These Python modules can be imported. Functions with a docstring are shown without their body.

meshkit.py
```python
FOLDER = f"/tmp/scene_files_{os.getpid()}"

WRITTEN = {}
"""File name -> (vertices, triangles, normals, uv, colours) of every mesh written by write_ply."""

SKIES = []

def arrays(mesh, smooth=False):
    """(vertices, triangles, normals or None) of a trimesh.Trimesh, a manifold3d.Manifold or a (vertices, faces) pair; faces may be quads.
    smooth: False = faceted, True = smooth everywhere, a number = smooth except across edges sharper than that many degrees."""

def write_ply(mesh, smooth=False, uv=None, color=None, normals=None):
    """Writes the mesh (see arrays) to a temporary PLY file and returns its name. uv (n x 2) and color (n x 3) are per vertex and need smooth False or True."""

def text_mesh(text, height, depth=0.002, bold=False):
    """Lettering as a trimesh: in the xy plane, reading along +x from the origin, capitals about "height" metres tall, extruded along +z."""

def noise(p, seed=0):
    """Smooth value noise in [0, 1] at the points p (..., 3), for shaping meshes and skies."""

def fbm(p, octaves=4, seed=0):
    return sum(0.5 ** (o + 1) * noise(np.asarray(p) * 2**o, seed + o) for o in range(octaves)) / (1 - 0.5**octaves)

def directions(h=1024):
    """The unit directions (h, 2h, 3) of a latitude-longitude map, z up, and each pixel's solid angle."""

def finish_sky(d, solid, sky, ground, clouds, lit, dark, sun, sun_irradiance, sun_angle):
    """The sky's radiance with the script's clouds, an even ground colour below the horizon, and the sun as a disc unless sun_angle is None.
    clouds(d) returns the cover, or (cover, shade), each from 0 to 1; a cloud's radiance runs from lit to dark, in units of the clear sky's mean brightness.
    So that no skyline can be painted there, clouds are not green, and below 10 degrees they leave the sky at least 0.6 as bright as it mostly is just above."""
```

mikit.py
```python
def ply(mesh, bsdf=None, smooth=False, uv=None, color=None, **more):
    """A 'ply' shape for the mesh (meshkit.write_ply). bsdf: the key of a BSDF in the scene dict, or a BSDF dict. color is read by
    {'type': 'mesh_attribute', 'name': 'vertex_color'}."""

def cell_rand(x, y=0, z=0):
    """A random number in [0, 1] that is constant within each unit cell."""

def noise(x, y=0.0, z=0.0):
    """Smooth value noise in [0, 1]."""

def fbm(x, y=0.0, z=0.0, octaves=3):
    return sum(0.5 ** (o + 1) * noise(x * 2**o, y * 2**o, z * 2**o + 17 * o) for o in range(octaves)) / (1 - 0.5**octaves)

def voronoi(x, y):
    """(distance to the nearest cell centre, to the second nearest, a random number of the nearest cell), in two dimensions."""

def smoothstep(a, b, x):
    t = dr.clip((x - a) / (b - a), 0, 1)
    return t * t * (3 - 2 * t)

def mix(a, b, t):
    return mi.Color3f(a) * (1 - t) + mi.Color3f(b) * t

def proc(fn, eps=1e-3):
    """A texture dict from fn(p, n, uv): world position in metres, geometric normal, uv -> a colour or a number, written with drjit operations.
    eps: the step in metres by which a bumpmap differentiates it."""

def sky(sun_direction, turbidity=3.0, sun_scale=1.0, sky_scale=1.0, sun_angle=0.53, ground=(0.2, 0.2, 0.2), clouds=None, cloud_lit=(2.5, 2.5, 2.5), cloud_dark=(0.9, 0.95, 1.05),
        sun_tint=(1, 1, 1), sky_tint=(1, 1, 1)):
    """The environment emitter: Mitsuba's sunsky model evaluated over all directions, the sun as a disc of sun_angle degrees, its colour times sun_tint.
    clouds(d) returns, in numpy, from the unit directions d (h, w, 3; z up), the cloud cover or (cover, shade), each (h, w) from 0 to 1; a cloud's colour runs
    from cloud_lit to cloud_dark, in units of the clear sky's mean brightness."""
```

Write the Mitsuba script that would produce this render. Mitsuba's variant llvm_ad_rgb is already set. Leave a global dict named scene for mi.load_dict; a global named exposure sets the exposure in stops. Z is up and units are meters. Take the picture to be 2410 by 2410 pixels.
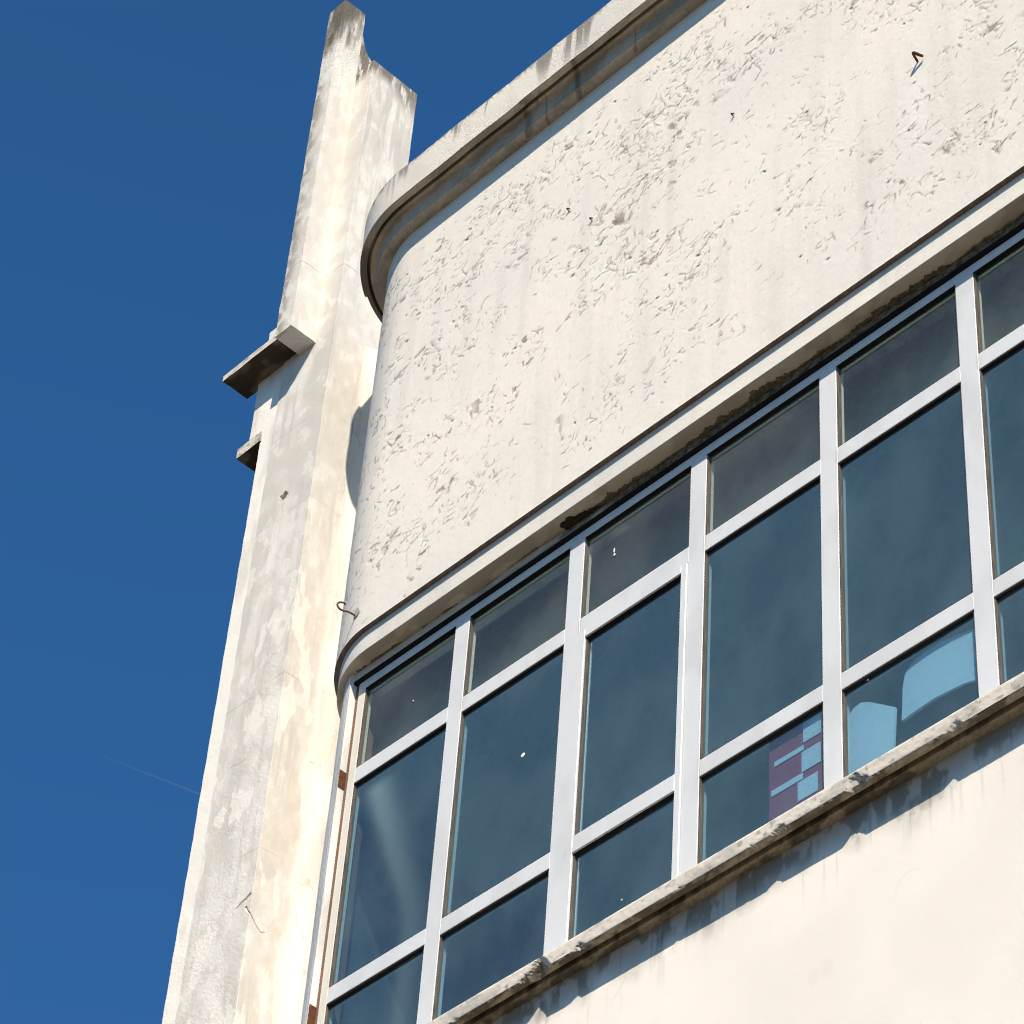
import math
import numpy as np
import trimesh
import manifold3d as m3
import drjit as dr
import mitsuba as mi
import mikit
import meshkit
from mikit import noise, fbm, smoothstep, mix
from scipy.spatial import cKDTree
from shapely.geometry import Polygon, box as sbox

T = mi.ScalarTransform4f
scene, labels = {}, {}

# ------------------------------------------------------------------ camera, sky, exposure
EYE = np.array([9.71545, -7.25240, 1.60])
FWD = np.array([-0.53746935, 0.4549642, 0.71002414])
UP = np.array([0.48461679, -0.52241434, 0.70159093])
scene['camera'] = {'type': 'perspective', 'fov': 2 * math.degrees(math.atan(1205 / 7552.84)), 'fov_axis': 'x',
                   'near_clip': 0.1, 'far_clip': 12000.0,
                   'to_world': T().look_at(origin=EYE.tolist(), target=(EYE + FWD * 10).tolist(), up=UP.tolist())}
SUN = np.array([1.135, -1.0, 1.50])


scene['sky'] = mikit.sky(SUN.tolist(), turbidity=5.0, ground=(0.11, 0.095, 0.07), sun_scale=1.0, sky_scale=1.0,
                         sun_tint=(1.11, 1.20, 1.33), sky_tint=(0.205, 0.50, 0.77))
exposure = 2.17

# ------------------------------------------------------------------ helpers
CX, CY = 0.24, 0.495          # axis of the rounded corner; the facade runs along +x, the street is on the -y side
X_END = 7.0
XR, XL = -0.862, -1.360      # right and left edge of the pillar's main face


def key_for(name):
    if name not in scene and not any(k.startswith(name + '__') for k in scene):
        return name
    i = 1
    while f'{name}_{i:03d}' in scene or any(k.startswith(f'{name}_{i:03d}__') for k in scene):
        i += 1
    return f'{name}_{i:03d}'


def add(name, mesh, bsdf, smooth=False, **kw):
    k = key_for(name)
    scene[k] = mikit.ply(mesh, bsdf, smooth, **kw)
    return k


def bx(x0, x1, y0, y1, z0, z1):
    m = trimesh.creation.box((x1 - x0, y1 - y0, z1 - z0))
    m.apply_translation(((x0 + x1) / 2, (y0 + y1) / 2, (z0 + z1) / 2))
    return m


def cbx(x0, x1, y0, y1, z0, z1, c=0.002):
    """A box with small chamfers."""
    def crop(a, b, d):
        return [[x, y, z] for x in (x0 + a, x1 - a) for y in (y0 + b, y1 - b) for z in (z0 + d, z1 - d)]
    return m3.Manifold.hull_points(np.array(crop(c, c, 0) + crop(c, 0, c) + crop(0, c, c), float))


def tm(man):
    m = man.to_mesh()
    return trimesh.Trimesh(np.array(m.vert_properties[:, :3], float), np.array(m.tri_verts), process=False)


def man(mesh):
    mesh.merge_vertices()
    return m3.Manifold(m3.Mesh(np.asarray(mesh.vertices, np.float32), np.asarray(mesh.faces, np.uint32)))


def plan(R, th0=90.0, xe=X_END, nth=40, dx=0.25):
    """Points of the plan curve at radius R: round the corner from angle th0 (deg) to the front, then straight to xe; (n, 2)."""
    th = np.radians(np.linspace(th0, 0, nth))
    arc = np.stack([CX - R * np.sin(th), CY - R * np.cos(th)], -1)
    n = max(2, int((xe - CX) / dx))
    st = np.stack([np.linspace(CX, xe, n + 1)[1:], np.full(n, CY - R)], -1)
    return np.vstack([arc, st])


def sweep(profile, th0=90.0, th1=0.0, xe=X_END, nth=40, dx=0.25):
    """Surface swept by the (R, z) polyline round the corner and along the facade."""
    P = []
    for r, zz in profile:
        xy = plan(r, th0, xe, nth, dx)
        if th1 > 0:
            th = np.radians(np.linspace(th0, th1, nth))
            xy = np.stack([CX - r * np.sin(th), CY - r * np.cos(th)], -1)
        P.append(np.c_[xy, np.full(len(xy), zz)])
    return grid_mesh(np.array(P).transpose(1, 0, 2))


def grid_mesh(P):
    """(m, n, 3) array of points to a mesh."""
    m, n = P.shape[:2]
    i, j = np.meshgrid(np.arange(m - 1), np.arange(n - 1), indexing='ij')
    a = (i * n + j).ravel()
    return trimesh.Trimesh(P.reshape(-1, 3), np.vstack([np.c_[a, a + 1, a + n + 1], np.c_[a, a + n + 1, a + n]]), process=False)


def tube(pts, radii, sides=10):
    pts = np.asarray(pts, float)
    radii = np.broadcast_to(radii, (len(pts),))
    t = np.gradient(pts, axis=0)
    t /= np.linalg.norm(t, axis=1, keepdims=True)
    ref = np.array([0.3, 0.2, 0.93])
    a = np.cross(t, ref)
    a /= np.linalg.norm(a, axis=1, keepdims=True)
    b = np.cross(t, a)
    an = np.linspace(0, 2 * np.pi, sides, endpoint=False)
    v = pts[:, None] + radii[:, None, None] * (np.cos(an)[None, :, None] * a[:, None] + np.sin(an)[None, :, None] * b[:, None])
    n = len(pts)
    f = []
    for i in range(n - 1):
        for j in range(sides):
            k = (j + 1) % sides
            f += [[i * sides + j, i * sides + k, (i + 1) * sides + k], [i * sides + j, (i + 1) * sides + k, (i + 1) * sides + j]]
    v = np.vstack([v.reshape(-1, 3), pts[:1], pts[-1:]])
    for j in range(sides):
        k = (j + 1) % sides
        f += [[n * sides, k, j], [n * sides + 1, (n - 1) * sides + j, (n - 1) * sides + k]]
    return trimesh.Trimesh(v, f, process=False)


def smooth_path(pts, n=8):
    from scipy.interpolate import CubicSpline
    pts = np.asarray(pts, float)
    s = np.r_[0, np.cumsum(np.linalg.norm(np.diff(pts, axis=0), axis=1))]
    return CubicSpline(s, pts)(np.linspace(0, s[-1], len(pts) * n))


# ------------------------------------------------------------------ materials
def grain(p, n, uv):
    return fbm(p.x * 90 + p.y * 40, p.z * 90, p.y * 90, 2)


def diffuse(key, color, bump=None, scale=0.002):
    b = {'type': 'diffuse', 'reflectance': color if isinstance(color, dict) else {'type': 'rgb', 'value': list(color)}}
    if bump:
        b = {'type': 'bumpmap', 'arbitrary': mikit.proc(bump, 0.002), 'scale': scale, 'bsdf': b}
    scene[key] = {'type': 'twosided', 'bsdf': b}


def paint_fn(p, n, uv):
    """Cream masonry paint: cloudy greying, faint vertical wash marks, small scuffs."""
    u = p.x + 0.6 * p.y
    a = fbm(u * 1.1, p.y * 1.1, p.z * 0.8, 4)
    s = fbm(u * 9, p.y * 9, p.z * 0.9, 3)
    f = noise(u * 55, p.y * 55, p.z * 55)
    c = mix((0.78, 0.715, 0.62), (0.66, 0.62, 0.56), smoothstep(0.42, 0.72, a))
    c = mix(c, (0.60, 0.565, 0.52), 0.55 * smoothstep(0.58, 0.78, s))
    return c * (0.97 + 0.06 * f) * mi.Color3f(1.0, 1.025, 1.06)


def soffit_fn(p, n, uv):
    """Undersides: darker brownish grey, blotched."""
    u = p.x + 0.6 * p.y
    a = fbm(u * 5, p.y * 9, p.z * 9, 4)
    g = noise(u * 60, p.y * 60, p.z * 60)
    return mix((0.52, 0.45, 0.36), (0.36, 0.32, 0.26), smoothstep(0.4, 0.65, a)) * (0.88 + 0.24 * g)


def band_fn(p, n, uv):
    """The lintel band: clean paint outside; its underside carries an uneven crust of dirt towards the window head."""
    u = p.x + 0.6 * p.y
    c = paint_fn(p, n, uv)
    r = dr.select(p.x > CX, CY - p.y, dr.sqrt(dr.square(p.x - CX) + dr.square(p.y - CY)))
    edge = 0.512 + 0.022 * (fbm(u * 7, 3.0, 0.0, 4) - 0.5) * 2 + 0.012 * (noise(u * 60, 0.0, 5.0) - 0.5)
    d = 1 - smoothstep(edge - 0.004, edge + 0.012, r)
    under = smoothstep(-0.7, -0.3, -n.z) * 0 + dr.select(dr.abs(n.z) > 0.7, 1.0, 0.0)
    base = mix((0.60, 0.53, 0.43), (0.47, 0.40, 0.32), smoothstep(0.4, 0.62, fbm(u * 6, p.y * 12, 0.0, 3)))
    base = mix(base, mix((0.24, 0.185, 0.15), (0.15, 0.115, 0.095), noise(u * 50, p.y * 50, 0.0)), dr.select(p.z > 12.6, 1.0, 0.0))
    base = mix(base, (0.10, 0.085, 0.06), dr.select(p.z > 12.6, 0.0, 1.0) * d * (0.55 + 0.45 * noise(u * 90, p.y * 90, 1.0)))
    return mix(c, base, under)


def cornice_fn(p, n, uv):
    """Fascia with runs of mould from its top edge, undersides, cove and groove darker brown, damp-stained at the corner."""
    u = p.x + 0.6 * p.y
    c = paint_fn(p, n, uv) * 0.90
    h = 16.14 - p.z
    run = fbm(u * 26, 2.0, p.z * 1.5, 3)
    reach = 0.03 + 0.34 * smoothstep(0.42, 0.74, fbm(u * 7, 1.0, 0.0, 3))
    m = smoothstep(0.36, 0.58, run) * (1 - smoothstep(reach * 0.2, reach, h))
    m = dr.maximum(m, (1 - smoothstep(0.0, 0.012 + 0.07 * noise(u * 45, 0.0, 3.0), h)) * smoothstep(0.40, 0.55, fbm(u * 30, 0.0, p.z * 20, 3)))
    c = mix(c, (0.20, 0.185, 0.165), 0.85 * m)
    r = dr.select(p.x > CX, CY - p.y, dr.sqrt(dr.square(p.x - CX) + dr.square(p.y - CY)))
    und = dr.select((dr.abs(n.z) > 0.5) | ((r < 0.775) & (p.z < 16.0)), 1.0, 0.0)  # also covers cove and groove walls; the groove's shade is painted in
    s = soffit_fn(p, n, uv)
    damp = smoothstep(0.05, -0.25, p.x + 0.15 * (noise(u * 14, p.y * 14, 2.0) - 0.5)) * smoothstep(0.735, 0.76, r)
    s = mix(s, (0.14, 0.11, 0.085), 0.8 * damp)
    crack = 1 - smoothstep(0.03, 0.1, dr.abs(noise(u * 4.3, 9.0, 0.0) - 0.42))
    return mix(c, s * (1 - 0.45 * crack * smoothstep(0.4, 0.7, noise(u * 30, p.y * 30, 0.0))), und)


def sill_fn(p, n, uv):
    """Weathered concrete sill, cream paint worn to cement, lichen and grime."""
    u = p.x + 0.6 * p.y
    a = fbm(u * 8, p.y * 12, p.z * 10, 4)
    b = fbm(u * 30, p.y * 30, p.z * 30, 3)
    c = mix((0.64, 0.59, 0.52), (0.47, 0.44, 0.395), smoothstep(0.42, 0.66, a))
    c = mix(c, (0.27, 0.25, 0.22), 0.75 * smoothstep(0.56, 0.75, b))
    und = dr.select((n.z < -0.6) | ((p.y > -0.138) & (p.z < 9.75)), 1.0, 0.0)  # groove walls take the dark underside colour too, so its shade is painted in
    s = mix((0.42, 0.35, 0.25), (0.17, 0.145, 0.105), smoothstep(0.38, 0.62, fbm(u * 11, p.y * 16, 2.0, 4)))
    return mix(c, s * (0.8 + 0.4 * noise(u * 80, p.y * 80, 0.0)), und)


def lower_fn(p, n, uv):
    """Wall under the sill: bright cream, with mould runs that start at the sill's drip line and a few flaked scars."""
    u = p.x + 0.6 * p.y
    c = mix((0.85, 0.80, 0.73), (0.80, 0.75, 0.69), smoothstep(0.4, 0.7, fbm(u * 1.3, 0.0, p.z * 0.9, 4)))
    h = 9.68 - p.z
    reach = 0.10 + 0.26 * fbm(u * 5, 4.0, 0.0, 3)
    grime = 1 - smoothstep(reach * 0.25, reach, h)
    run = 0.5 * fbm(u * 22, 1.0, p.z * 5.0, 4) + 0.5 * fbm(u * 9, 3.0, p.z * 9.0, 4)
    m = grime * (0.55 + 0.45 * smoothstep(0.44, 0.56, run))
    thin = (1 - smoothstep(0.1, 0.4, h)) * smoothstep(0.70, 0.80, fbm(u * 40, 7.0, p.z * 1.6, 2)) * 0.2
    c = mix(c, (0.20, 0.18, 0.155), dr.minimum(0.85 * m + thin, 0.88))
    scar = smoothstep(0.75, 0.78, fbm(u * 3.1, 2.0, p.z * 2.0, 4))
    crack = 1 - smoothstep(0.0, 0.010, dr.abs(fbm(u * 2.2, 6.0, p.z * 1.5, 4) - 0.47))
    c = mix(c, (0.55, 0.48, 0.42), 0.5 * crack * smoothstep(0.55, 0.7, noise(u * 2.5, 1.0, p.z * 2.5)))
    return mix(c, (0.74, 0.69, 0.645), 0.45 * scar)


def pillar_fn(p, n, uv):
    """Old render on the pillar: washed-out limewash, peach and grey rain stains, mould at the tops, hairline joints."""
    u = p.x - p.y
    nx = dr.select(dr.abs(n.x) > 0.7, 1.0, 0.0)
    a = fbm(u * 3.0, p.y * 3, p.z * 0.7, 4)
    b = fbm(u * 7 + 40, p.y * 7, p.z * 1.4, 4)
    st = fbm(u * 24, p.y * 24, p.z * 1.1, 3)
    low = 1 - smoothstep(13.5, 15.6, p.z)
    white, grey, peach = mi.Color3f(0.72, 0.69, 0.645), mi.Color3f(0.585, 0.56, 0.515), mi.Color3f(0.655, 0.595, 0.525)
    c = mix(white, grey, 0.9 * smoothstep(0.40, 0.64, a) * (1 - 0.35 * nx))
    edge = smoothstep(0.46, 0.54, b + 0.10 * (noise(u * 40, p.y * 40, p.z * 30) - 0.5))
    c = mix(c, peach, 0.70 * edge * (0.2 + 0.8 * nx * low))
    c = mix(c, (0.50, 0.475, 0.44), 0.5 * smoothstep(0.55, 0.72, st) * smoothstep(0.3, 0.6, noise(u * 3, p.y * 3, p.z * 2)))
    blot = fbm(u * 14 + 5, p.y * 14, p.z * 9, 4)
    c = mix(c, (0.60, 0.555, 0.495), 0.6 * smoothstep(0.50, 0.66, blot))
    c = mix(c, (0.76, 0.73, 0.68), 0.6 * (1 - smoothstep(0.30, 0.42, blot)))
    patch = smoothstep(0.60, 0.64, fbm(u * 9, p.y * 9 + 7, p.z * 3.3, 4))
    c = mix(c, (0.82, 0.78, 0.71), 0.7 * patch * low)
    # clean limewash returns towards the recess beside the pillar
    clean = smoothstep(0.40, 0.46, p.y + 0.05 * (fbm(p.z * 3.0, 1.0, 0.0, 4) - 0.5) * 2) * nx * (1 - smoothstep(15.2, 16.2, p.z))
    c = mix(c, (0.78, 0.745, 0.69), clean)
    # left strip keeps its cream paint
    strip = dr.select(p.x < XL - 0.004, 1.0, 0.0) * dr.select(dr.abs(n.y) > 0.7, 1.0, 0.0)
    c = mix(c, mix((0.83, 0.79, 0.725), (0.66, 0.63, 0.58), 0.7 * smoothstep(0.55, 0.68, b)), strip)
    # mould on exposed tops and on the narrow front of the fin
    fin = dr.select(p.y < 0.02, 1.0, 0.0) * dr.select(p.z > 16.04, 1.0, 0.0) * (1 - nx)
    c = mix(c, (0.33, 0.31, 0.28), fin * (0.25 + 0.75 * smoothstep(0.38, 0.58, blot)) * smoothstep(0.0, 0.10, -p.x - 1.085))
    top = smoothstep(18.85, 19.35, p.z + 0.5 * (fbm(u * 14, p.y * 14, p.z * 3.0, 4) - 0.5) * 2)
    c = mix(c, (0.10, 0.09, 0.07), 0.92 * top * smoothstep(0.40, 0.56, fbm(u * 17, p.y * 17, p.z * 6, 3) + 0.22 * top))
    slab = (1 - smoothstep(0.02, 0.16 + 0.25 * smoothstep(0.3, 0.8, (p.y - 0.2) * 2.5), 18.73 - p.z)) * dr.select(p.y > 0.19, 1.0, 0.0)
    c = mix(c, (0.13, 0.11, 0.09), 0.85 * slab * smoothstep(0.36, 0.58, fbm(u * 28, p.y * 28, p.z * 6, 4) + 0.12))
    c = mix(c, (0.42, 0.40, 0.38), 0.55 * smoothstep(0.52, 0.68, fbm(p.y * 22, 3.0, p.z * 1.6, 4)) * nx * smoothstep(15.8, 17.5, p.z) * dr.select(p.x > -0.9, 1.0, 0.0))
    # hairline joints of the render lifts
    j = mi.Float(0)
    for z0, w in ((16.66, 0.8), (15.36, 0.35), (14.60, 0.35), (13.22, 0.6), (12.76, 0.8), (12.02, 0.4)):
        dz = dr.abs(p.z - z0 - 0.05 * (fbm(u * 6, z0, 0.0, 3) - 0.5))
        j = dr.maximum(j, w * (1 - smoothstep(0.002, 0.006, dz)) * smoothstep(0.35, 0.55, noise(u * 8, z0 * 3, 0.0)))
    return mix(c, (0.33, 0.29, 0.25), 0.75 * j)


diffuse('paint_mat', mikit.proc(paint_fn), grain, 0.0012)
def return_fn(p, n, uv):
    """Limewashed recess: cream, flaking along thin reddish cracks."""
    u = p.x + p.y
    c = mix((0.69, 0.665, 0.625), (0.61, 0.57, 0.515), smoothstep(0.42, 0.68, fbm(u * 5, 1.0, p.z * 2, 4)))
    k = dr.abs(fbm(u * 9, 4.0, p.z * 2.4, 4) - 0.5)
    return mix(c, (0.52, 0.41, 0.34), 0.7 * (1 - smoothstep(0.0, 0.014, k)) * smoothstep(0.45, 0.6, noise(u * 5, 0.0, p.z * 1.7)))


def ledge_fn(p, n, uv):
    """Concrete ledges: pale weathered edges, undersides coloured much darker, blotched near black."""
    c = sill_fn(p, n, uv)
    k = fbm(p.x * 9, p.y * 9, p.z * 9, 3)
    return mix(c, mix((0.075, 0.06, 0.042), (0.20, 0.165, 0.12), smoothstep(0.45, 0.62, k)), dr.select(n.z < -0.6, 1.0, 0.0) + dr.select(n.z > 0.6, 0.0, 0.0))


diffuse('return_mat', mikit.proc(return_fn), grain, 0.0012)
diffuse('ledge_mat', mikit.proc(ledge_fn), grain, 0.002)
diffuse('band_mat', mikit.proc(band_fn), grain, 0.0012)
diffuse('cornice_mat', mikit.proc(cornice_fn), grain, 0.002)
diffuse('sill_mat', mikit.proc(sill_fn), grain, 0.0018)
diffuse('lower_mat', mikit.proc(lower_fn), grain, 0.001)
diffuse('pillar_mat', mikit.proc(pillar_fn), grain, 0.002)
diffuse('peeling_mat', {'type': 'mesh_attribute', 'name': 'vertex_color'}, grain, 0.0012)
diffuse('crust_mat', mikit.proc(lambda p, n, uv: mix((0.09, 0.075, 0.05), (0.24, 0.20, 0.14), noise(p.x * 120, p.y * 120, p.z * 120))))
def frame_fn(p, n, uv):
    """White powder coat, a little chalky, with faint rusty run marks where transoms meet the mullions."""
    c = mix((0.80, 0.81, 0.82), (0.735, 0.74, 0.745), smoothstep(0.45, 0.75, fbm(p.x * 6, p.y * 30, p.z * 2.5, 3)))
    b = p.x - dr.floor((p.x - 0.09) / 0.80) * 0.80 - 0.09          # metres right of each mullion's edge
    d = mi.Float(9)
    for zt in (10.47, 11.80):
        d = dr.minimum(d, dr.abs(p.z - zt + 0.03))
    m = dr.exp(-dr.abs(b) / 0.016) * (1 - smoothstep(0.02, 0.10, d)) * smoothstep(0.3, 0.6, noise(p.x * 9, 0.0, p.z * 14))
    c = mix(c, (0.60, 0.51, 0.42), 0.6 * m)
    return c


scene['frame_mat'] = {'type': 'twosided', 'bsdf': {'type': 'roughplastic', 'alpha': 0.25, 'diffuse_reflectance': mikit.proc(
    frame_fn)}}
diffuse('jamb_paint_mat', mikit.proc(lambda p, n, uv: mix((0.77, 0.755, 0.73), (0.62, 0.61, 0.585), smoothstep(0.5, 0.7, fbm(p.x * 30, p.y * 30, p.z * 2.2, 3)))), grain, 0.002)
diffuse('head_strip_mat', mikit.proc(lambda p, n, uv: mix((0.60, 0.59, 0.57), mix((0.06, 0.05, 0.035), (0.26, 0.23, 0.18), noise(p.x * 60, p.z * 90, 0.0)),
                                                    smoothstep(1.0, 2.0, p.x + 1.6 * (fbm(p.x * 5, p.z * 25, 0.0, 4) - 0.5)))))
diffuse('cream_frame_mat', (0.69, 0.65, 0.575))
diffuse('gasket_mat', mikit.proc(lambda p, n, uv: mix((0.075, 0.066, 0.062), (0.17, 0.15, 0.135), noise(p.x * 50, p.y * 200, p.z * 14))))
diffuse('rubber_mat', (0.022, 0.021, 0.022))
diffuse('rust_mat', mikit.proc(lambda p, n, uv: mix((0.16, 0.068, 0.036), (0.09, 0.042, 0.027), noise(p.x * 60, p.y * 60, p.z * 60))), grain, 0.002)
diffuse('wood_mat', mikit.proc(lambda p, n, uv: mix((0.25, 0.16, 0.125), (0.14, 0.09, 0.07), fbm(p.x * 40, p.y * 40, p.z * 7, 3))))
diffuse('iron_mat', mikit.proc(lambda p, n, uv: mix((0.10, 0.055, 0.042), (0.17, 0.125, 0.10), noise(p.x * 150, p.y * 150, p.z * 150))))
diffuse('washer_mat', (0.42, 0.40, 0.38))
diffuse('ceiling_mat', (0.56, 0.68, 0.66))
diffuse('inside_mat', (0.40, 0.42, 0.40))
diffuse('dark_wall_mat', (0.07, 0.085, 0.09))
diffuse('nest_mat', mikit.proc(lambda p, n, uv: mix((0.022, 0.016, 0.011), (0.075, 0.055, 0.035), noise(p.x * 140, p.y * 140, p.z * 140))))
diffuse('panel_mat', mikit.proc(lambda p, n, uv: mix((0.24, 0.26, 0.225), (0.15, 0.17, 0.16), smoothstep(0.3, 0.7, fbm(p.x * 2.2, 0.0, p.z * 3.0, 3)))))
diffuse('dark_red_mat', (0.42, 0.11, 0.15))
diffuse('white_sheet_mat', (0.72, 0.76, 0.80))
diffuse('spot_mat', (0.80, 0.82, 0.80))
diffuse('ground_mat', mikit.proc(lambda p, n, uv: mix((0.12, 0.105, 0.082), (0.09, 0.082, 0.068), fbm(p.x * 0.6, p.y * 0.6, 0.0, 4))))
diffuse('roof_mat', (0.30, 0.28, 0.25))


def pane_mat(key, ior, tint, dust_and_beam, lo, hi):
    def weight(p, n, uv):
        k = 0.0
        if key == 'glass_mat':      # diagonal beam of light painted into the first tall pane as film weight
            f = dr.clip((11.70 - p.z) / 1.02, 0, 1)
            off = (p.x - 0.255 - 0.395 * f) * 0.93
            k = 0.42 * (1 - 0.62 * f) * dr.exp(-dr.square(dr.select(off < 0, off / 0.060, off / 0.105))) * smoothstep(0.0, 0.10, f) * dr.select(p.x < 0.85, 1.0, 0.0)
        # dust gathers along the edges of each pane
        b = p.x - dr.floor((p.x - 0.10) / 0.80) * 0.80 - 0.10
        side = dr.exp(-b / 0.035) * 0.06 + dr.exp(-(0.70 - dr.minimum(b, 0.70)) / 0.02) * 0.025
        foot = mi.Float(0)
        for zf in (9.93, 10.498, 11.833):
            foot = foot + dr.select(p.z > zf, dr.exp(-(p.z - zf) / 0.05) * 0.035 + dr.exp(-(p.z - zf) / 0.35) * 0.02, 0.0)
        k = k + (side + foot) * (0.4 + 1.2 * fbm(p.x * 14, p.z * 9, 3.0, 3))
        return k + lo + (hi - lo) * smoothstep(0.35, 0.75, fbm(p.x * 3, p.z * 2.2, 1.0, 4)) + 0.02 * noise(p.x * 60, p.z * 60, 0.0)
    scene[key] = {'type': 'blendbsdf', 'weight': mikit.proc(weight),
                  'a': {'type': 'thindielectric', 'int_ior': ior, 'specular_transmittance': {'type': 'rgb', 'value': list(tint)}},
                  'b': {'type': 'twosided', 'bsdf': {'type': 'diffuse', 'reflectance': {'type': 'rgb', 'value': list(dust_and_beam)}}}}


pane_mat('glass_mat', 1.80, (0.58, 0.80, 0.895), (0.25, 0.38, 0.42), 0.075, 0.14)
pane_mat('top_glass_mat', 1.42, (0.78, 0.86, 0.82), (0.34, 0.37, 0.34), 0.05, 0.14)

# ------------------------------------------------------------------ ground and street
g = trimesh.creation.box((1600, 1600, 0.5))
g.apply_translation((0, 0, -0.25))
add('ground', g, 'ground_mat')
labels['ground'] = {'kind': 'structure', 'label': 'paved ground far below the facade'}

# ------------------------------------------------------------------ the building
B = 'building'
labels[B] = {'label': 'cream painted building with rounded corner, moulded cornice and long window band', 'category': 'building'}
R_WALL, R_BAND, R_LOW, R_JAMB = 0.627, 0.600, 0.545, 0.565
Z_WALL0, Z_WALL1, Z_SOFFIT = 12.6265, 15.75, 12.487


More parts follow.
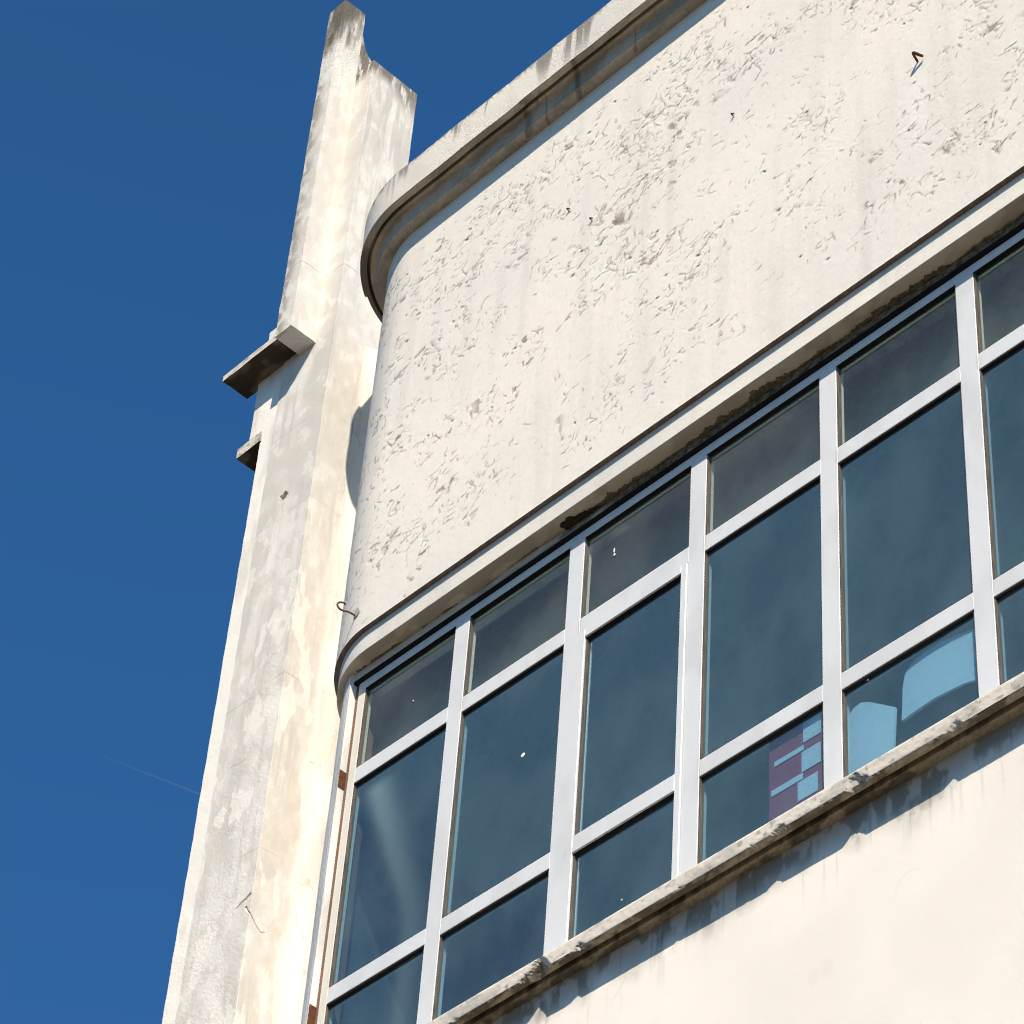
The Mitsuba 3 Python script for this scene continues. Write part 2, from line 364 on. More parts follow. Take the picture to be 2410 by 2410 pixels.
def peeling_wall():
    """Upper wall as a relief: cells of lifting paint whose lower lips curl out over the cell beneath, chips down to the render, hairline cracks."""
    rng = np.random.default_rng(7)
    step = 0.0047
    th0 = math.radians(72)
    arc = R_WALL * th0
    s = np.arange(-arc, 5.0 - CX, step)
    z = np.append(np.arange(Z_WALL0, Z_WALL1, step), Z_WALL1)
    S, Z = np.meshgrid(s, z, indexing='ij')
    q = np.stack([S, Z, np.zeros_like(S)], -1)
    fb = lambda f, o, seed, sx=1.0: meshkit.fbm(q * np.array([f * sx, f, 1]) + seed * 3.7, o, seed)
    # cells of paint, flattened and warped
    warp = np.stack([fb(9, 3, 3) - 0.5, fb(9, 3, 4) - 0.5], -1) * 0.030 + np.stack([fb(38, 3, 5) - 0.5, fb(38, 3, 6) - 0.5], -1) * 0.016
    asp = np.array([0.74, 1.0])
    pts = np.stack([S, Z], -1) + warp

    def cells(n_area, seed):
        r = np.random.default_rng(seed)
        lo, hi = np.array([s[0] - 0.2, z[0] - 0.2]), np.array([s[-1] + 0.2, z[-1] + 0.2])
        n = int(np.prod(hi - lo) * n_area)
        c = r.uniform(lo, hi, (n, 2))
        d, i = cKDTree(c * asp).query((pts * asp).reshape(-1, 2), k=2, workers=-1)
        e = ((d[:, 1] - d[:, 0]) / 2).reshape(S.shape)
        i = i.reshape(S.shape + (2,))
        return e, i, c, r.random(n)

    mask = fb(1.6, 4, 11, 0.8)
    blot = fb(5.0, 3, 12)
    fade = np.clip((Z - Z_WALL0 - 0.10) / 0.35, 0.0, 1) * np.clip((Z_WALL1 - Z - 0.10) / 0.3, 0, 1)
    dens = np.clip((0.36 * mask + 0.64 * blot - 0.425) / 0.34, 0.07, 0.46) * (0.15 + 0.85 * fade)
    H = np.zeros_like(S)
    dark = np.zeros_like(S)
    fresh = np.zeros_like(S)
    for area, seed, amp, reach in ((230, 21, 0.0027, 0.0052), (1050, 22, 0.0019, 0.0040), (70, 23, 0.0034, 0.0065)):
        e, i, c, rnd = cells(area, seed)
        own, oth = i[..., 0], i[..., 1]
        pair = (np.minimum(own, oth) * 7919 + np.maximum(own, oth) * 104729) % 9973 / 9973.0
        upper = np.clip((c[own, 1] - c[oth, 1]) / 0.03, -1, 1)
        tilt = np.clip((c[own, 0] - c[oth, 0]) / 0.06, -1, 1)
        along = meshkit.noise(q * np.array([26, 26, 1]) + seed, seed)
        on = np.clip((dens * 1.05 - pair) / 0.10, 0, 1) * np.clip((along - 0.36) / 0.14, 0, 1)
        lip = np.exp(-e / reach) * on * (0.35 + 0.65 * rnd[own])
        H += amp * lip * np.clip(0.25 + 0.75 * upper - 0.2 * tilt, 0, 1)
        H -= 0.0020 * np.exp(-(e / 0.0032) ** 2) * on
        dark = np.maximum(dark, np.exp(-(e / 0.0029) ** 2) * on * np.clip(0.85 - 0.45 * upper, 0, 1) * (0.30 + 0.9 * rnd[own]).clip(0, 1))
        gone = (rnd[own] > 0.975) & (dens > 0.3) if area > 300 else (rnd[own] > 0.992) & (dens > 0.5)
        m = gone * np.clip(e / 0.004, 0, 1)
        H -= 0.003 * m
        fresh = np.maximum(fresh, m * (0.4 + 0.6 * along))
    # rare deep pits
    pit = np.random.default_rng(5).uniform([s[0], z[0] + 0.3], [s[-1], z[-1] - 0.2], (46, 2))
    for k, (a, b) in enumerate(pit):
        w, h = 0.006 + 0.010 * ((k * 37) % 11) / 11, 0.004 + 0.006 * ((k * 53) % 7) / 7
        m = np.exp(-(((S + 0.5 * warp[..., 0] - a) + 0.8 * (Z - b)) / w) ** 2 - ((Z + warp[..., 1] - b) / h) ** 2)
        dark, H = np.maximum(dark, 0.95 * m), H - 0.006 * m
    H += 0.004 * (fb(1.2, 3, 31) - 0.5) + 0.0014 * (fb(7, 3, 32) - 0.5) + 0.0004 * (fb(45, 2, 33) - 0.5)
    H[:, :1] = H[:, -1:] = 0
    # colour: cream paint with cloudy grey, rain wash, pale chalk below the old nail
    g = np.clip((fb(0.9, 4, 41) - 0.42) / 0.25, 0, 1)
    wash = np.clip((meshkit.fbm(q * np.array([11, 0.9, 1]), 3, 42) - 0.5) / 0.3, 0, 1)
    col = np.array([0.785, 0.735, 0.665]) * (1 - 0.6 * g[..., None]) + np.array([0.675, 0.65, 0.615]) * 0.6 * g[..., None]
    col *= 1 - 0.07 * wash[..., None]
    chalk = np.exp(-((S + CX * -1 + 0.0 - (3.93 - CX - CX)) / 0.06) ** 2) * np.clip((13.86 - Z) / 0.1, 0, 1) * np.clip((Z - 13.2) / 0.4, 0, 1)
    col = col * (1 - 0.5 * chalk[..., None]) + np.array([0.80, 0.78, 0.75]) * 0.5 * chalk[..., None]
    col = col * (1 - 0.5 * fresh[..., None]) + np.array([0.60, 0.51, 0.45]) * 0.5 * fresh[..., None]
    col *= (0.965 + 0.07 * meshkit.noise(q * np.array([80, 80, 1]), 43))[..., None]
    col = col * (1 - dark[..., None]) + np.array([0.19, 0.15, 0.12]) * dark[..., None]
    th = np.clip(-S / R_WALL, 0, None)
    nx, ny = -np.sin(th), -np.cos(th)
    P = np.stack([np.where(S > 0, CX + S, CX - R_WALL * np.sin(th)) + nx * H, CY - R_WALL * np.cos(th) + ny * H, Z], -1)
    return grid_mesh(P), np.clip(col, 0, 1).reshape(-1, 3)


wm, wc = peeling_wall()
add(B + '__upper_wall', wm, 'peeling_mat', True, color=wc)
labels[B + '__upper_wall'] = {'label': 'upper wall of cream paint cracking and flaking off'}
# the same wall, unseen round the corner and far along the street
add(B + '__wall_end', sweep([(R_WALL, Z_WALL0), (R_WALL, Z_WALL1)], 90, 71.9, nth=8), 'paint_mat')
add(B + '__wall_end', bx(4.995, X_END, CY - R_WALL, CY - R_WALL + 0.2, Z_WALL0, Z_WALL1), 'paint_mat')
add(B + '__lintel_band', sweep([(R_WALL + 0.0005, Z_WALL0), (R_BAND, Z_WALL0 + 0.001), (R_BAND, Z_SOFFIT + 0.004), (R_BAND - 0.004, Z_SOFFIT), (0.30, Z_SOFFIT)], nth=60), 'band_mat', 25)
labels[B + '__lintel_band'] = {'label': 'smooth recessed band over the windows with a dirty underside'}

# cornice, in two lengths: the nose has broken away at the far end of the curve
LIP, Z0C, ZT = 0.797, 15.857, 16.14


def cornice_profile(lip):
    w = R_WALL
    return [(w, 15.75), (w + 0.064, 15.75), (w + 0.066, 15.757), (w + 0.068, 15.80), (w + 0.075, 15.838), (w + 0.084, 15.857),
            (w + 0.109, Z0C - 0.002), (w + 0.110, Z0C + 0.06), (w + 0.129, Z0C + 0.06), (w + 0.130, Z0C), (lip - 0.004, Z0C), (lip, Z0C + 0.004), (lip, ZT - 0.006),
            (lip - 0.008, ZT), (w - 0.15, ZT + 0.012), (w - 0.15, 15.95)]


def rough_sweep(profile, th0, th1, amp, seed, nth=160, dx=0.02):
    P = []
    for r, zz in profile:
        if th1 > 0:
            th = np.radians(np.linspace(th0, th1, nth))
            xy = np.stack([CX - r * np.sin(th), CY - r * np.cos(th)], -1)
        else:
            xy = plan(r, th0, 5.2, nth, dx)
        P.append(np.c_[xy, np.full(len(xy), zz)])
    P = np.array(P).transpose(1, 0, 2)
    nse = np.stack([meshkit.fbm(P * [6, 6, 6], 3, seed + k) - 0.5 for k in range(3)], -1)
    return grid_mesh(P + nse * amp)


def refine(profile, d=0.02):
    out = [profile[0]]
    for a, b in zip(profile[:-1], profile[1:]):
        n = max(1, int(math.dist(a, b) / d))
        out += [tuple(np.add(a, np.subtract(b, a) * (k + 1) / n)) for k in range(n)]
    return out


add(B + '__cornice', rough_sweep(refine(cornice_profile(LIP)), 57, 0, 0.008, 60), 'cornice_mat', 25)
add(B + '__cornice_end', rough_sweep(cornice_profile(LIP - 0.014)[:10] + [(LIP - 0.014, Z0C + 0.003), (LIP - 0.014, ZT), (R_WALL - 0.15, ZT + 0.012)], 90, 57, 0.008, 60), 'cornice_mat', 25)
labels[B + '__cornice_end'] = {'label': 'end of the cornice whose nose has broken away'}
labels[B + '__cornice'] = {'label': 'moulded cornice with mould runs along its fascia'}
# broken end of the nose
th = math.radians(57)
pr = np.array([(LIP - 0.040, Z0C), (LIP, Z0C), (LIP, ZT), (LIP - 0.040, ZT)])
v = np.array([[CX - r * math.sin(th), CY - r * math.cos(th), z] for r, z in pr])
add(B + '__cornice_break', trimesh.Trimesh(v, [[0, 1, 2], [0, 2, 3]], process=False), 'sill_mat')

# sill
Z_LIP, Z_SILL = 9.679, 9.760
R_SILL = CY + 0.155
prof = refine([(0.42, 9.84), (0.50, 9.835), (R_SILL - 0.012, Z_SILL + 0.006), (R_SILL - 0.003, Z_SILL - 0.001), (R_SILL, Z_SILL - 0.010), (R_SILL, Z_LIP + 0.006), (R_SILL - 0.005, Z_LIP),
               (R_SILL - 0.036, Z_LIP), (R_SILL - 0.037, Z_LIP + 0.06), (R_SILL - 0.060, Z_LIP + 0.06), (R_SILL - 0.061, Z_LIP - 0.002), (R_LOW - 0.03, Z_LIP - 0.006)], 0.009)
P = []
for r, zz in prof:
    xy = plan(r, 90, 5.2, 60, 0.007)
    P.append(np.c_[xy, np.full(len(xy), zz)])
P = np.array(P).transpose(1, 0, 2)
rs = np.random.default_rng(12)
nz = meshkit.noise(P * [130, 130, 130], 70) - 0.5
for x0, zc, half, deep in ((1.735, Z_LIP + 0.012, 0.050, 0.048), (1.665, Z_LIP, 0.035, 0.026), (1.985, Z_LIP, 0.045, 0.020), (3.11, Z_LIP - 0.01, 0.05, 0.030), (3.49, Z_LIP + 0.05, 0.030, 0.016), (3.53, Z_LIP + 0.02, 0.035, 0.014), (3.995, Z_LIP + 0.01, 0.04, 0.018), (2.56, Z_LIP, 0.03, 0.010), (2.95, Z_LIP, 0.025, 0.008), (1.25, Z_LIP, 0.03, 0.010)):
    out = np.array([0, -0.80, -0.60])          # the way the broken corner pointed
    dist = np.full(P.shape[:2], 1.0)
    for k in range(6):                         # a notch bounded by a few fracture planes
        n = np.array([rs.uniform(0.35, 1.0) * (1 if k % 2 else -1) * deep / half, -rs.uniform(0.55, 0.95), -rs.uniform(0.3, 0.75)])
        n /= np.linalg.norm(n)
        d = (P - np.array([x0, CY - R_SILL, zc])) @ n + deep * rs.uniform(0.75, 1.15) - 0.0
        side = (P[..., 0] - x0) * (1 if k % 2 else -1)
        dist = np.minimum(dist, (d - np.clip(side - half * rs.uniform(0.5, 1.0), 0, None) * 1.6) / (-(n @ out) if n @ out < 0 else n @ out))
    cut = np.clip(dist + 0.006 * nz, 0, deep * 1.3) * (P[..., 2] > Z_LIP - 0.001) * (P[..., 1] < CY - R_SILL + 0.05)
    P = P - out * cut[..., None] * [1, 1, 1]
wob = np.stack([meshkit.fbm(P * [5, 20, 20], 4, 71 + k) - 0.5 for k in range(3)], -1)
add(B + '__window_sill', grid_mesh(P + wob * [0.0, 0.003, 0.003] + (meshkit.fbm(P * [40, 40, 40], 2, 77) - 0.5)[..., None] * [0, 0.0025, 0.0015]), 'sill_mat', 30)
labels[B + '__window_sill'] = {'label': 'weathered concrete sill with broken edges'}

# wall below the sill
q = np.array([np.c_[plan(R_LOW, 90, 5.2, 40, 0.03), np.full(40 + int((5.2 - CX) / 0.03), zz)] for zz in np.r_[0, np.arange(7.4, 9.70, 0.03)]]).transpose(1, 0, 2)
q[..., 1] -= 0.006 * (meshkit.fbm(q * [1.3, 1, 1.3], 4, 80) - 0.5)
add(B + '__lower_wall', grid_mesh(q), 'lower_mat', True)
labels[B + '__lower_wall'] = {'label': 'bright cream wall under the sill with dark mould runs'}
add(B + '__lower_wall_end', bx(5.19, X_END, -0.05, 0.15, 0, 12.49), 'paint_mat')

# curved jamb beside the windows, recessed wall between corner and pillar, roof and hidden sides
jx = np.array([np.c_[plan(R_JAMB, 90, 0.3, 60, 1.0)[:61], np.full(61, zz)] for zz in np.arange(9.6, 12.50, 0.04)]).transpose(1, 0, 2)
th = np.radians(np.linspace(90, math.degrees(math.asin((CX - 0.053) / R_JAMB)), 50))
jx = np.stack([np.stack([CX - R_JAMB * np.sin(th), CY - R_JAMB * np.cos(th), np.full(50, zz)], -1) for zz in np.arange(9.6, 12.50, 0.04)], 1)
jx[..., :2] += (meshkit.fbm(jx * [5, 5, 2.2], 3, 85) - 0.5)[..., None] * 0.006
add(B + '__jamb', grid_mesh(jx), 'jamb_paint_mat', True)
labels[B + '__jamb'] = {'label': 'rounded white jamb at the corner end of the windows'}
add(B + '__jamb_return', bx(0.0490, 0.0535, -0.0355, 0.14, 9.6, 12.487), 'jamb_paint_mat')
# return wall with a coved joint to the pillar
fx, fy, fr = -0.874, 0.54, 0.11
a = np.radians(np.linspace(0, 90, 14))
pl = np.vstack([[[fx, fy - fr]], np.stack([fx + fr - fr * np.cos(a), fy - fr + fr * np.sin(a)], -1), [[-0.2, fy]]])
zz = np.arange(0, 16.13, 0.06)
rw = np.stack([np.c_[pl, np.full(len(pl), h)] for h in zz], 1)
rw[..., :2] += (meshkit.fbm(rw * [2, 2, 1.6], 4, 88) - 0.5)[..., None] * 0.012
add(B + '__return_wall', grid_mesh(rw), 'return_mat', True)
labels[B + '__return_wall'] = {'label': 'bright recessed wall between rounded corner and pillar'}
rp = np.vstack([plan(0.50, 90, X_END, 24, 0.5), [[X_END, 6.2], [-0.85, 6.2], [-0.85, 0.56], [CX - 0.50, 0.56]]])
roof = trimesh.creation.extrude_polygon(Polygon(rp), 0.1, engine='earcut')
roof.apply_translation((0, 0, 15.90))
add(B + '__roof', roof, 'roof_mat')
for e in ((X_END - 0.2, X_END, 0.16, 6.2, 0, 15.895), (-1.5, X_END - 0.21, 6.0, 6.2, 0, 15.89), (-0.85, -0.70, 0.56, 5.99, 0, 15.89)):
    add(B + '__side_wall', bx(*e), 'paint_mat')

# ------------------------------------------------------------------ the window band
W = B + '__ribbon_window'
ZH0, ZH1 = 12.366, 12.420
T1, T2 = (11.735, 11.833), (10.405, 10.498)
ZB = 9.80
J = 0.132
MUL = [(0.80 + 0.80 * i, 0.90 + 0.80 * i) for i in range(6)]
YB = 0.052
add(W + '__head', tm(cbx(0.079, 5.19, 0.0, YB, ZH0, ZH1)), 'frame_mat')
add(W + '__head_gap', bx(0.053, 5.19, -0.016, 0.09, ZH1 + 0.002, 12.438), 'rubber_mat')
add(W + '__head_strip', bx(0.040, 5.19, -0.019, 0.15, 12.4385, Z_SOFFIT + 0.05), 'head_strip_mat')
add(W + '__jamb_gap', bx(0.053, 0.079, 0.006, 0.13, 9.7, ZH1), 'wood_mat')
labels[W + '__jamb_gap'] = {'label': 'rusty brown joint between jamb and window frame'}
add(W + '__jamb_frame', tm(cbx(0.079, J, 0.001, YB, ZB, ZH0)), 'cream_frame_mat')
for x0, x1 in MUL:
    add(W + '__mullion', tm(cbx(x0, x1, -0.0005, YB, ZB, ZH0, 0.001)), 'frame_mat')
edges = [J] + [x for m in MUL for x in m] + [5.19]
bays = [(edges[2 * i], edges[2 * i + 1]) for i in range(len(MUL) + 1)][:6]
YG = 0.018


def pane(xa, xb, za, zb, mat):
    t = 0.010
    add(W + '__rubber_seal', bx(xa, xb, 0.003, 0.03, zb - t, zb), 'rubber_mat')
    add(W + '__rubber_seal', bx(xa, xb, 0.003, 0.03, za, za + 0.004), 'rubber_mat')
    add(W + '__gasket', bx(xa, xa + 0.006, 0.0035, 0.029, za + 0.004, zb - t), 'gasket_mat')
    add(W + '__gasket', bx(xb - 0.006, xb, 0.0035, 0.029, za + 0.004, zb - t), 'gasket_mat')
    add(W + '__pane', trimesh.Trimesh([[xa, YG, za], [xb, YG, za], [xb, YG, zb], [xa, YG, zb]], [[0, 1, 2], [0, 2, 3]], process=False), mat)


for i, (xa, xb) in enumerate(bays):
    add(W + '__transom', tm(cbx(xa, xb, 0.0008, YB, *T1, 0.002)), 'frame_mat')
    pane(xa, xb, T1[1], ZH0, 'top_glass_mat')
    if i == 2:      # the opening light: a sash of its own inside the frame
        s0, s1, st = xa + 0.003, xb - 0.003, 0.043
        ztop = T1[0] - 0.006
        sash = [cbx(s0, s0 + st, -0.007, 0.05, ZB, ztop), cbx(s1 - 0.036, s1, -0.007, 0.05, ZB, ztop), cbx(s0 + st, s1 - 0.036, -0.0065, 0.05, ztop - 0.045, ztop), cbx(s0 + st, s1 - 0.036, -0.0065, 0.05, T2[0], T2[1])]
        for c, nm in zip(sash, ('stile', 'stile', 'rail', 'rail')):
            add(W + '__sash_' + nm, tm(c), 'frame_mat')
        labels[W + '__sash_rail'] = {'label': 'rail of the opening sash in the third bay'}
        for e in ((xa, xb, 0.03, 0.06, ztop, T1[0]), (xa, s0, 0.004, 0.05, ZB, ztop), (s1, xb, 0.004, 0.05, ZB, ztop)):
            add(W + '__sash_gap', bx(*e), 'rubber_mat')
        pane(s0 + st, s1 - 0.036, T2[1], ztop - 0.045, 'glass_mat')
        pane(s0 + st, s1 - 0.036, ZB, T2[0], 'glass_mat')
        continue
    add(W + '__transom', tm(cbx(xa, xb, 0.0008, YB, *T2, 0.002)), 'frame_mat')
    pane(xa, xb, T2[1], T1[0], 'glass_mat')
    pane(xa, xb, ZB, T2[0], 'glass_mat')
for (x, z, a, b) in ((1.354, 11.208, 0.013, 0.012), (1.892, 12.160, 0.005, 0.016), (1.894, 12.130, 0.007, 0.008), (0.5095, 12.056, 0.003, 0.005), (2.05, 10.0, 0.004, 0.004), (3.43, 10.39, 0.005, 0.005)):
    s = trimesh.creation.icosphere(2)
    s.vertices = s.vertices * [a, 0.0025, b] * (0.8 + 0.4 * meshkit.noise(s.vertices * 2 + x * 9, 3))[:, None] + [x, YG - 0.0035, z]
    add(W + '__paint_spot', s, 'spot_mat', True)
labels[W + '__paint_spot'] = {'label': 'round white paint spot on the second bay'}
# rust-brown fixing plates set into the jamb
for z0 in (11.735, 10.315):
    add(B + '__fixing_plate', bx(0.0536, 0.0560, -0.0350, 0.0055, z0, z0 + 0.112), 'rust_mat')
labels[B + '__fixing_plate'] = {'label': 'rust brown fixing plate on the white jamb'}

# crust of dirt and plant remains along the back of the soffit
rng = np.random.default_rng(3)
xs = np.arange(0.08, 4.95, 0.0035)
an = np.linspace(0, np.pi, 9)
X, A = np.meshgrid(xs, an, indexing='ij')
qn = np.stack([X, A, 0 * X], -1)
big = np.clip(meshkit.fbm(qn * [3.1, 0, 1] + [0, 4.2, 0], 4, 5) - 0.36, 0, 1) * np.clip(0.25 + 0.5 * X, 0, 1)
rad = (0.002 + 0.050 * big) * (0.35 + 1.3 * meshkit.fbm(qn * [70, 3.0, 1], 3, 6) ** 1.5) * (0.5 + meshkit.noise(qn * [19, 0, 1], 8))
CR = np.stack([X, -0.020 + rad * (-1.6 * np.cos(A) - 0.6), Z_SOFFIT + 0.002 - 0.75 * rad * np.sin(A)], -1)
k = add(B + '__dirt_crust', grid_mesh(CR), 'crust_mat')
labels[k] = {'label': 'ragged crust of dirt along the back of the soffit'}
nest = m3.Manifold()
for k in range(34):
    t = k / 33
    r = 0.0165 * (1.3 - 0.75 * t) * rng.uniform(0.8, 1.25)
    s = trimesh.creation.icosphere(1, 1.0)
    s.vertices = s.vertices * r * [1.4, 1, 0.7] * rng.uniform(0.6, 1.35, (len(s.vertices), 1)) + [1.60 + 0.20 * t, -0.045 + 0.028 * t + rng.normal(0, 0.004), Z_SOFFIT - 0.003]
    nest += man(s)
for k in range(7):
    a = np.array([1.62 + 0.02 * k, -0.042 + 0.0028 * k, Z_SOFFIT - 0.004])
    nest += man(tube(np.array([a, a + [rng.normal(0, 0.008), -0.014, -0.008], a + [rng.normal(0, 0.015), -0.026, -0.012]]), 0.0022, 5))
k = add('mud_nest', tm(nest), 'nest_mat')
labels[k] = {'label': 'dark ragged mud nest clinging under the lintel band above the third bay', 'category': 'nest'}

# ------------------------------------------------------------------ the room behind the glass
I = B + '__interior'
add(I + '__ceiling', bx(-0.1, X_END - 0.25, 0.056, 5.9, 11.79, 11.83), 'ceiling_mat')
add(I + '__bulkhead', bx(-0.1, X_END - 0.25, 0.20, 0.24, 11.832, 12.75), 'panel_mat')
add(I + '__bulkhead_soffit', bx(-0.1, X_END - 0.25, 0.10, 0.32, 12.62, 12.66), 'panel_mat')
add(I + '__floor', bx(-0.1, X_END - 0.25, 0.101, 5.9, 9.0, 9.1), 'inside_mat')
add(I + '__back_wall', bx(-0.1, X_END - 0.25, 5.85, 5.95, 9.1, 11.8), 'inside_mat')
add(I + '__end_wall', bx(-0.16, -0.08, 0.2, 5.9, 9.0, 12.7), 'dark_wall_mat')
add(I + '__parapet', bx(-0.1, X_END - 0.25, 0.04, 0.10, 9.1, 9.80), 'inside_mat')
# red sheet with white squares, and two white rounded panels, standing against the lower panes
RB = 'checked_sheet'
add(RB + '__backing', bx(2.868, 3.19, 0.038, 0.041, 9.81, 10.404), 'dark_red_mat')
for x0, x1, z0, z1 in ((3.060, 3.157, 10.284, 10.390), (3.051, 3.154, 10.130, 10.236), (3.029, 3.137, 9.988, 10.087)):
    add(RB + '__white_square', bx(x0, x1, 0.0336, 0.0365, z0, z1), 'white_sheet_mat')
for x0, x1, z0, z1 in ((2.900, 3.061, 10.246, 10.272), (2.884, 3.056, 10.095, 10.126)):
    add(RB + '__white_bar', bx(x0, x1, 0.0335, 0.0365, z0, z1), 'white_sheet_mat')
labels[RB] = {'label': 'dark red sheet with white squares and bars behind the lower pane of the fourth bay', 'category': 'sheet'}


def shell(pts, name, label, bulge):
    po = Polygon(pts).buffer(0.015).buffer(-0.015)
    m = trimesh.creation.extrude_polygon(po, 0.012, engine='earcut')
    m = m.subdivide_to_size(0.03)
    v = m.vertices
    cx = (v[:, 0].min() + v[:, 0].max()) / 2
    y = 0.036 + v[:, 2] + bulge * ((v[:, 0] - cx) / 0.2) ** 2
    m.vertices = np.c_[v[:, 0], y, v[:, 1]]
    k = add(name, m, 'white_sheet_mat')
    labels[k] = {'label': label, 'category': 'panel', 'group': 'white rounded panels behind the glass'}


shell([(3.281, 9.97), (3.290, 10.24), (3.302, 10.285), (3.329, 10.311), (3.371, 10.316), (3.413, 10.294), (3.547, 10.188), (3.531, 9.97)], 'white_panel', 'smaller white rounded panel behind the lower pane of the fifth bay', 0.012)
shell([(3.575, 10.10), (3.587, 10.27), (3.600, 10.325), (3.628, 10.358), (3.683, 10.377), (3.793, 10.384), (3.985, 10.345), (3.985, 10.075), (3.90, 10.095), (3.746, 10.107)], 'white_panel', 'larger white rounded panel at the right of the fifth lower pane', 0.008)

# ------------------------------------------------------------------ the pillar left of the corner
PL = 'pillar'
labels[PL] = {'label': 'tall stained concrete pillar with stepped pointed top left of the rounded corner', 'category': 'pillar'}


def rough(mn, amp=0.004, size=0.035, seed=0, f=9):
    m = tm(mn.refine_to_length(size))
    v = m.vertices
    m.vertices = v + np.stack([meshkit.fbm(v * f + 11.3 * k, 3, seed + k) - 0.5 for k in range(3)], -1) * amp
    return m


def prism(poly, z0, z1):
    m = trimesh.creation.extrude_polygon(Polygon(poly), z1 - z0, engine='earcut')
    m.apply_translation((0, 0, z0))
    return man(m)


c = 0.0015
shaft = prism([(XL + c, 0.2), (XR - c, 0.2), (XR, 0.2 + c), (XR, 1.1), (-1.487, 1.1), (-1.487, 0.207 + c), (-1.487 + c, 0.207), (XL, 0.207), (XL, 0.2 + c)], 5.0, 15.55)
shaft += prism([(XL + c, 0.2), (XR - c, 0.2), (XR, 0.2 + c), (XR, 1.1), (-1.605, 1.1), (-1.605, 0.207), (XL, 0.207), (XL, 0.2 + c)], 15.55, 16.12)
shaft += prism([(XL + c, 0.2), (XR - c, 0.2), (XR, 0.2 + c), (XR, 0.59), (XL, 0.59), (XL, 0.2 + c)], 16.12, 18.75)
blob = trimesh.creation.icosphere(2, 1.0)
blob.vertices = blob.vertices * [0.040, 0.075, 0.034] * (0.6 + 0.8 * meshkit.noise(blob.vertices * 2.2, 4))[:, None] + [-1.130, 0.2, 14.777]
shaft -= man(blob)
for pts in ([(-0.877, 0.2, 11.712), (-0.915, 0.2, 11.695), (-0.955, 0.2, 11.685), (-0.983, 0.2, 11.667), (-1.0, 0.2, 11.64), (-1.009, 0.2, 11.612)],
            [(-0.885, 0.199, 11.705), (-0.905, 0.2, 11.68), (-0.91, 0.2, 11.65), (-0.925, 0.2, 11.62)],
            [(-0.905, 0.2, 11.64), (-0.885, 0.2, 11.60), (-0.862, 0.2, 11.575), (-0.862, 0.24, 11.53), (-0.862, 0.28, 11.50), (-0.862, 0.31, 11.515)]):
    shaft -= man(tube(np.array(pts), np.linspace(0.010, 0.004, len(pts)), 6))
sm = rough(shaft, 0.007, 0.05, 90)
v = sm.vertices.copy()         # the shaft narrows slightly upwards
v[:, 0] -= 0.0057 * (v[:, 2] - 12.6) * np.clip((v[:, 0] + 1.2) / 0.34, 0, 1)
sm.vertices = v
add(PL + '__shaft', sm, 'pillar_mat', 25)
labels[PL + '__shaft'] = {'label': 'main shaft, grey front and peach stained right face'}
low = prism([(XL, 0.2), (XR, 0.2), (XR, 1.1), (-1.487, 1.1), (-1.487, 0.207), (XL, 0.207)], 0.0, 5.0)
add(PL + '__base', tm(low), 'pillar_mat')
arc = [(0.44 - 0.25 * math.cos(a), 19.22 - 0.30 * math.sin(a)) for a in np.radians(np.linspace(0, 88, 14))]
fin = Polygon([(0, 16.05), (0, 19.375), (0.012, 19.39), (0.175, 19.40), (0.188, 19.39), (0.19, 19.25)] + arc + [(0.565, 18.90), (0.565, 18.5), (0.26, 16.2), (0.26, 16.05)])
m = trimesh.creation.extrude_polygon(fin, 0.148, engine='earcut')
v = m.vertices.copy()
m.vertices = np.c_[-1.205 + v[:, 2], v[:, 0], v[:, 1]]
m.fix_normals()
add(PL + '__fin', rough(man(m), 0.010, 0.04, 95), 'pillar_mat', 25)
labels[PL + '__fin'] = {'label': 'upright fin with mouldy pointed top and hollow curved back'}
led = prism([(-1.755, 0.04), (-1.203, 0.04), (-1.203, 0.24), (-1.755, 0.24)], 16.098, 16.148)
add(PL + '__ledge', rough(led, 0.008, 0.03, 97), 'ledge_mat', 25)
add(PL + '__ledge', rough(prism([(-1.70, 0.198), (-1.475, 0.198), (-1.475, 0.45), (-1.70, 0.45)], 15.49, 15.572), 0.008, 0.03, 98), 'ledge_mat', 25)
add(PL + '__plinth', rough(prism([(-1.345, 0.05), (-1.203, 0.05), (-1.203, 0.22), (-1.345, 0.22)], 16.14, 16.24), 0.006, 0.03, 99), 'pillar_mat', 25)

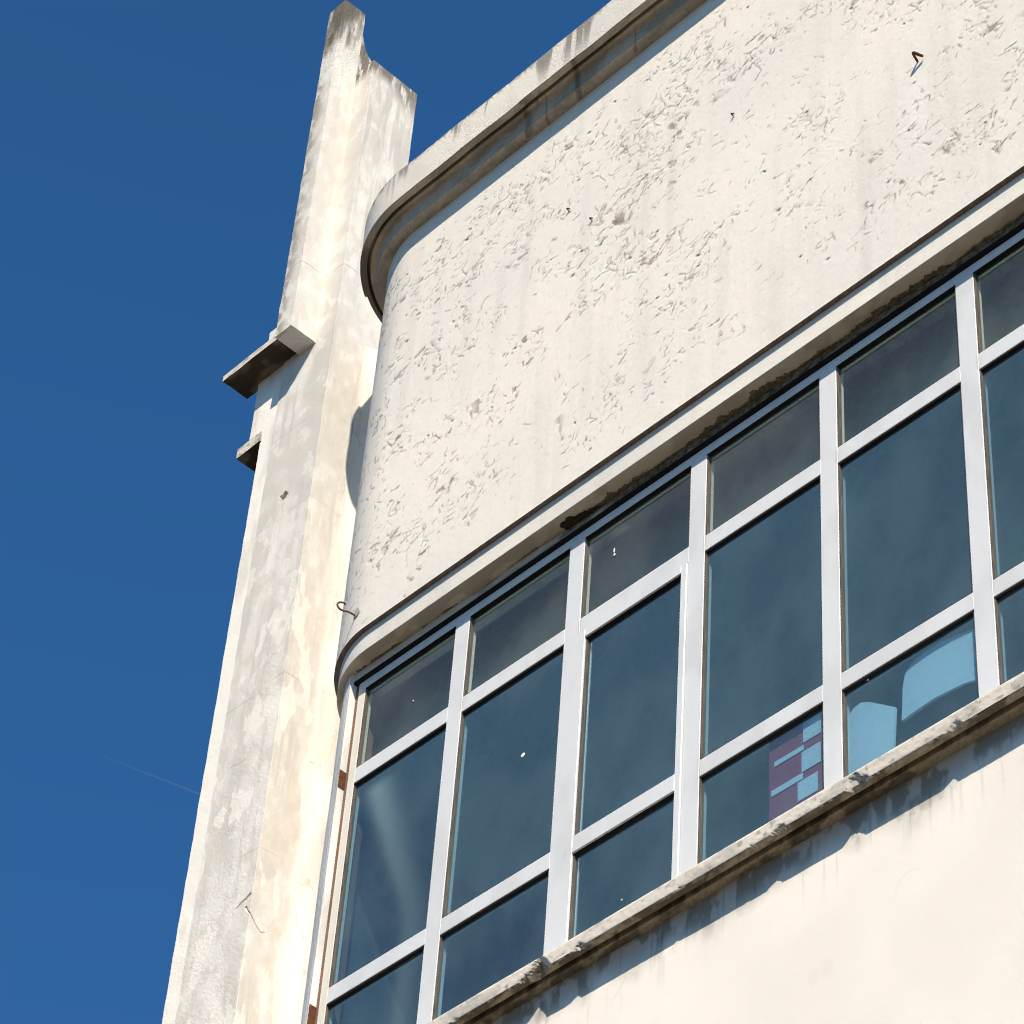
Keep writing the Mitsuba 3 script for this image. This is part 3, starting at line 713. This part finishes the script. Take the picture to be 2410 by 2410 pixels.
# ------------------------------------------------------------------ hook and nails on the wall
HB = np.array([0.1432, -0.1245, 12.770])
hn = np.array([-0.15438, -0.98801, 0.0])
hp = smooth_path([HB + hn * a + [0, 0, b] for a, b in [(-0.01, 0.003), (0.018, -0.004), (0.042, -0.003), (0.065, -0.008), (0.088, -0.014), (0.106, -0.008), (0.115, 0.006), (0.109, 0.025), (0.093, 0.037), (0.079, 0.041), (0.068, 0.036)]])
add('iron_hook__wire', tube(hp, 0.0052, 12), 'iron_mat', 40)
w = trimesh.creation.cylinder(0.027, 0.009, sections=24)
w.apply_transform(trimesh.geometry.align_vectors([0, 0, 1], hn))
w.apply_translation(HB + [0.008, 0.0, 0.012] + hn * 0.003)
add('iron_hook__washer', w, 'washer_mat', 30)
labels['iron_hook'] = {'label': 'curled dark iron hook with round washer at the rounded corner of the wall', 'category': 'hook'}


def nail(foot, bend, end, r, label):
    pts = np.array([foot, np.add(foot, np.subtract(bend, foot) * 0.6), bend, np.add(bend, np.subtract(end, bend) * 0.5), end], float)
    pp = smooth_path(pts, 5)
    rr = r * np.interp(np.linspace(0, 1, len(pp)), [0, 0.5, 0.6, 1], [0.8, 1.0, 1.35, 1.0])
    k = add('bent_nail', tube(pp, rr, 10), 'rust_mat', 40)
    labels[k] = {'label': label, 'category': 'nail', 'group': 'bent nails in the upper wall'}


YW = CY - R_WALL
nail((3.951, YW + 0.01, 13.888), (3.975, YW - 0.048, 13.896), (4.004, YW - 0.015, 13.880), 0.0065, 'large bent rusty nail near the top right of the wall')
for (x, z), lab in (((1.555, 14.808), 'tiny bent nail in the wall, left one of the close pair'), ((1.742, 14.573), 'tiny bent nail in the wall, right one of the close pair'), ((2.757, 14.547), 'tiny bent nail alone in the middle of the wall')):
    nail((x, YW + 0.01, z), (x + 0.006, YW - 0.018, z + 0.004), (x + 0.018, YW - 0.008, z + 0.002), 0.0032, lab)

# ------------------------------------------------------------------ a thin vapour trail, some four kilometres off
scene['trail_mat'] = {'type': 'mask', 'opacity': 0.028, 'bsdf': {'type': 'twosided', 'bsdf': {'type': 'diffuse', 'reflectance': {'type': 'rgb', 'value': [0.9, 0.9, 0.9]}}}}
ta, tb = np.array([-0.65254534, 0.40405377, 0.64103442]), np.array([-0.64154674, 0.42741832, 0.63697045])
pt = np.array([EYE + 4200 * (ta + (tb - ta) * f) for f in np.linspace(-0.25, 3.0, 40)])
add('vapour_trail', tube(pt, np.interp(np.linspace(0, 1, 40), [0, 0.35, 1], [0.15, 1.1, 1.8]), 8), 'trail_mat', True)
labels['vapour_trail'] = {'label': 'thin faint vapour trail low in the blue sky left of the pillar', 'category': 'vapour trail'}
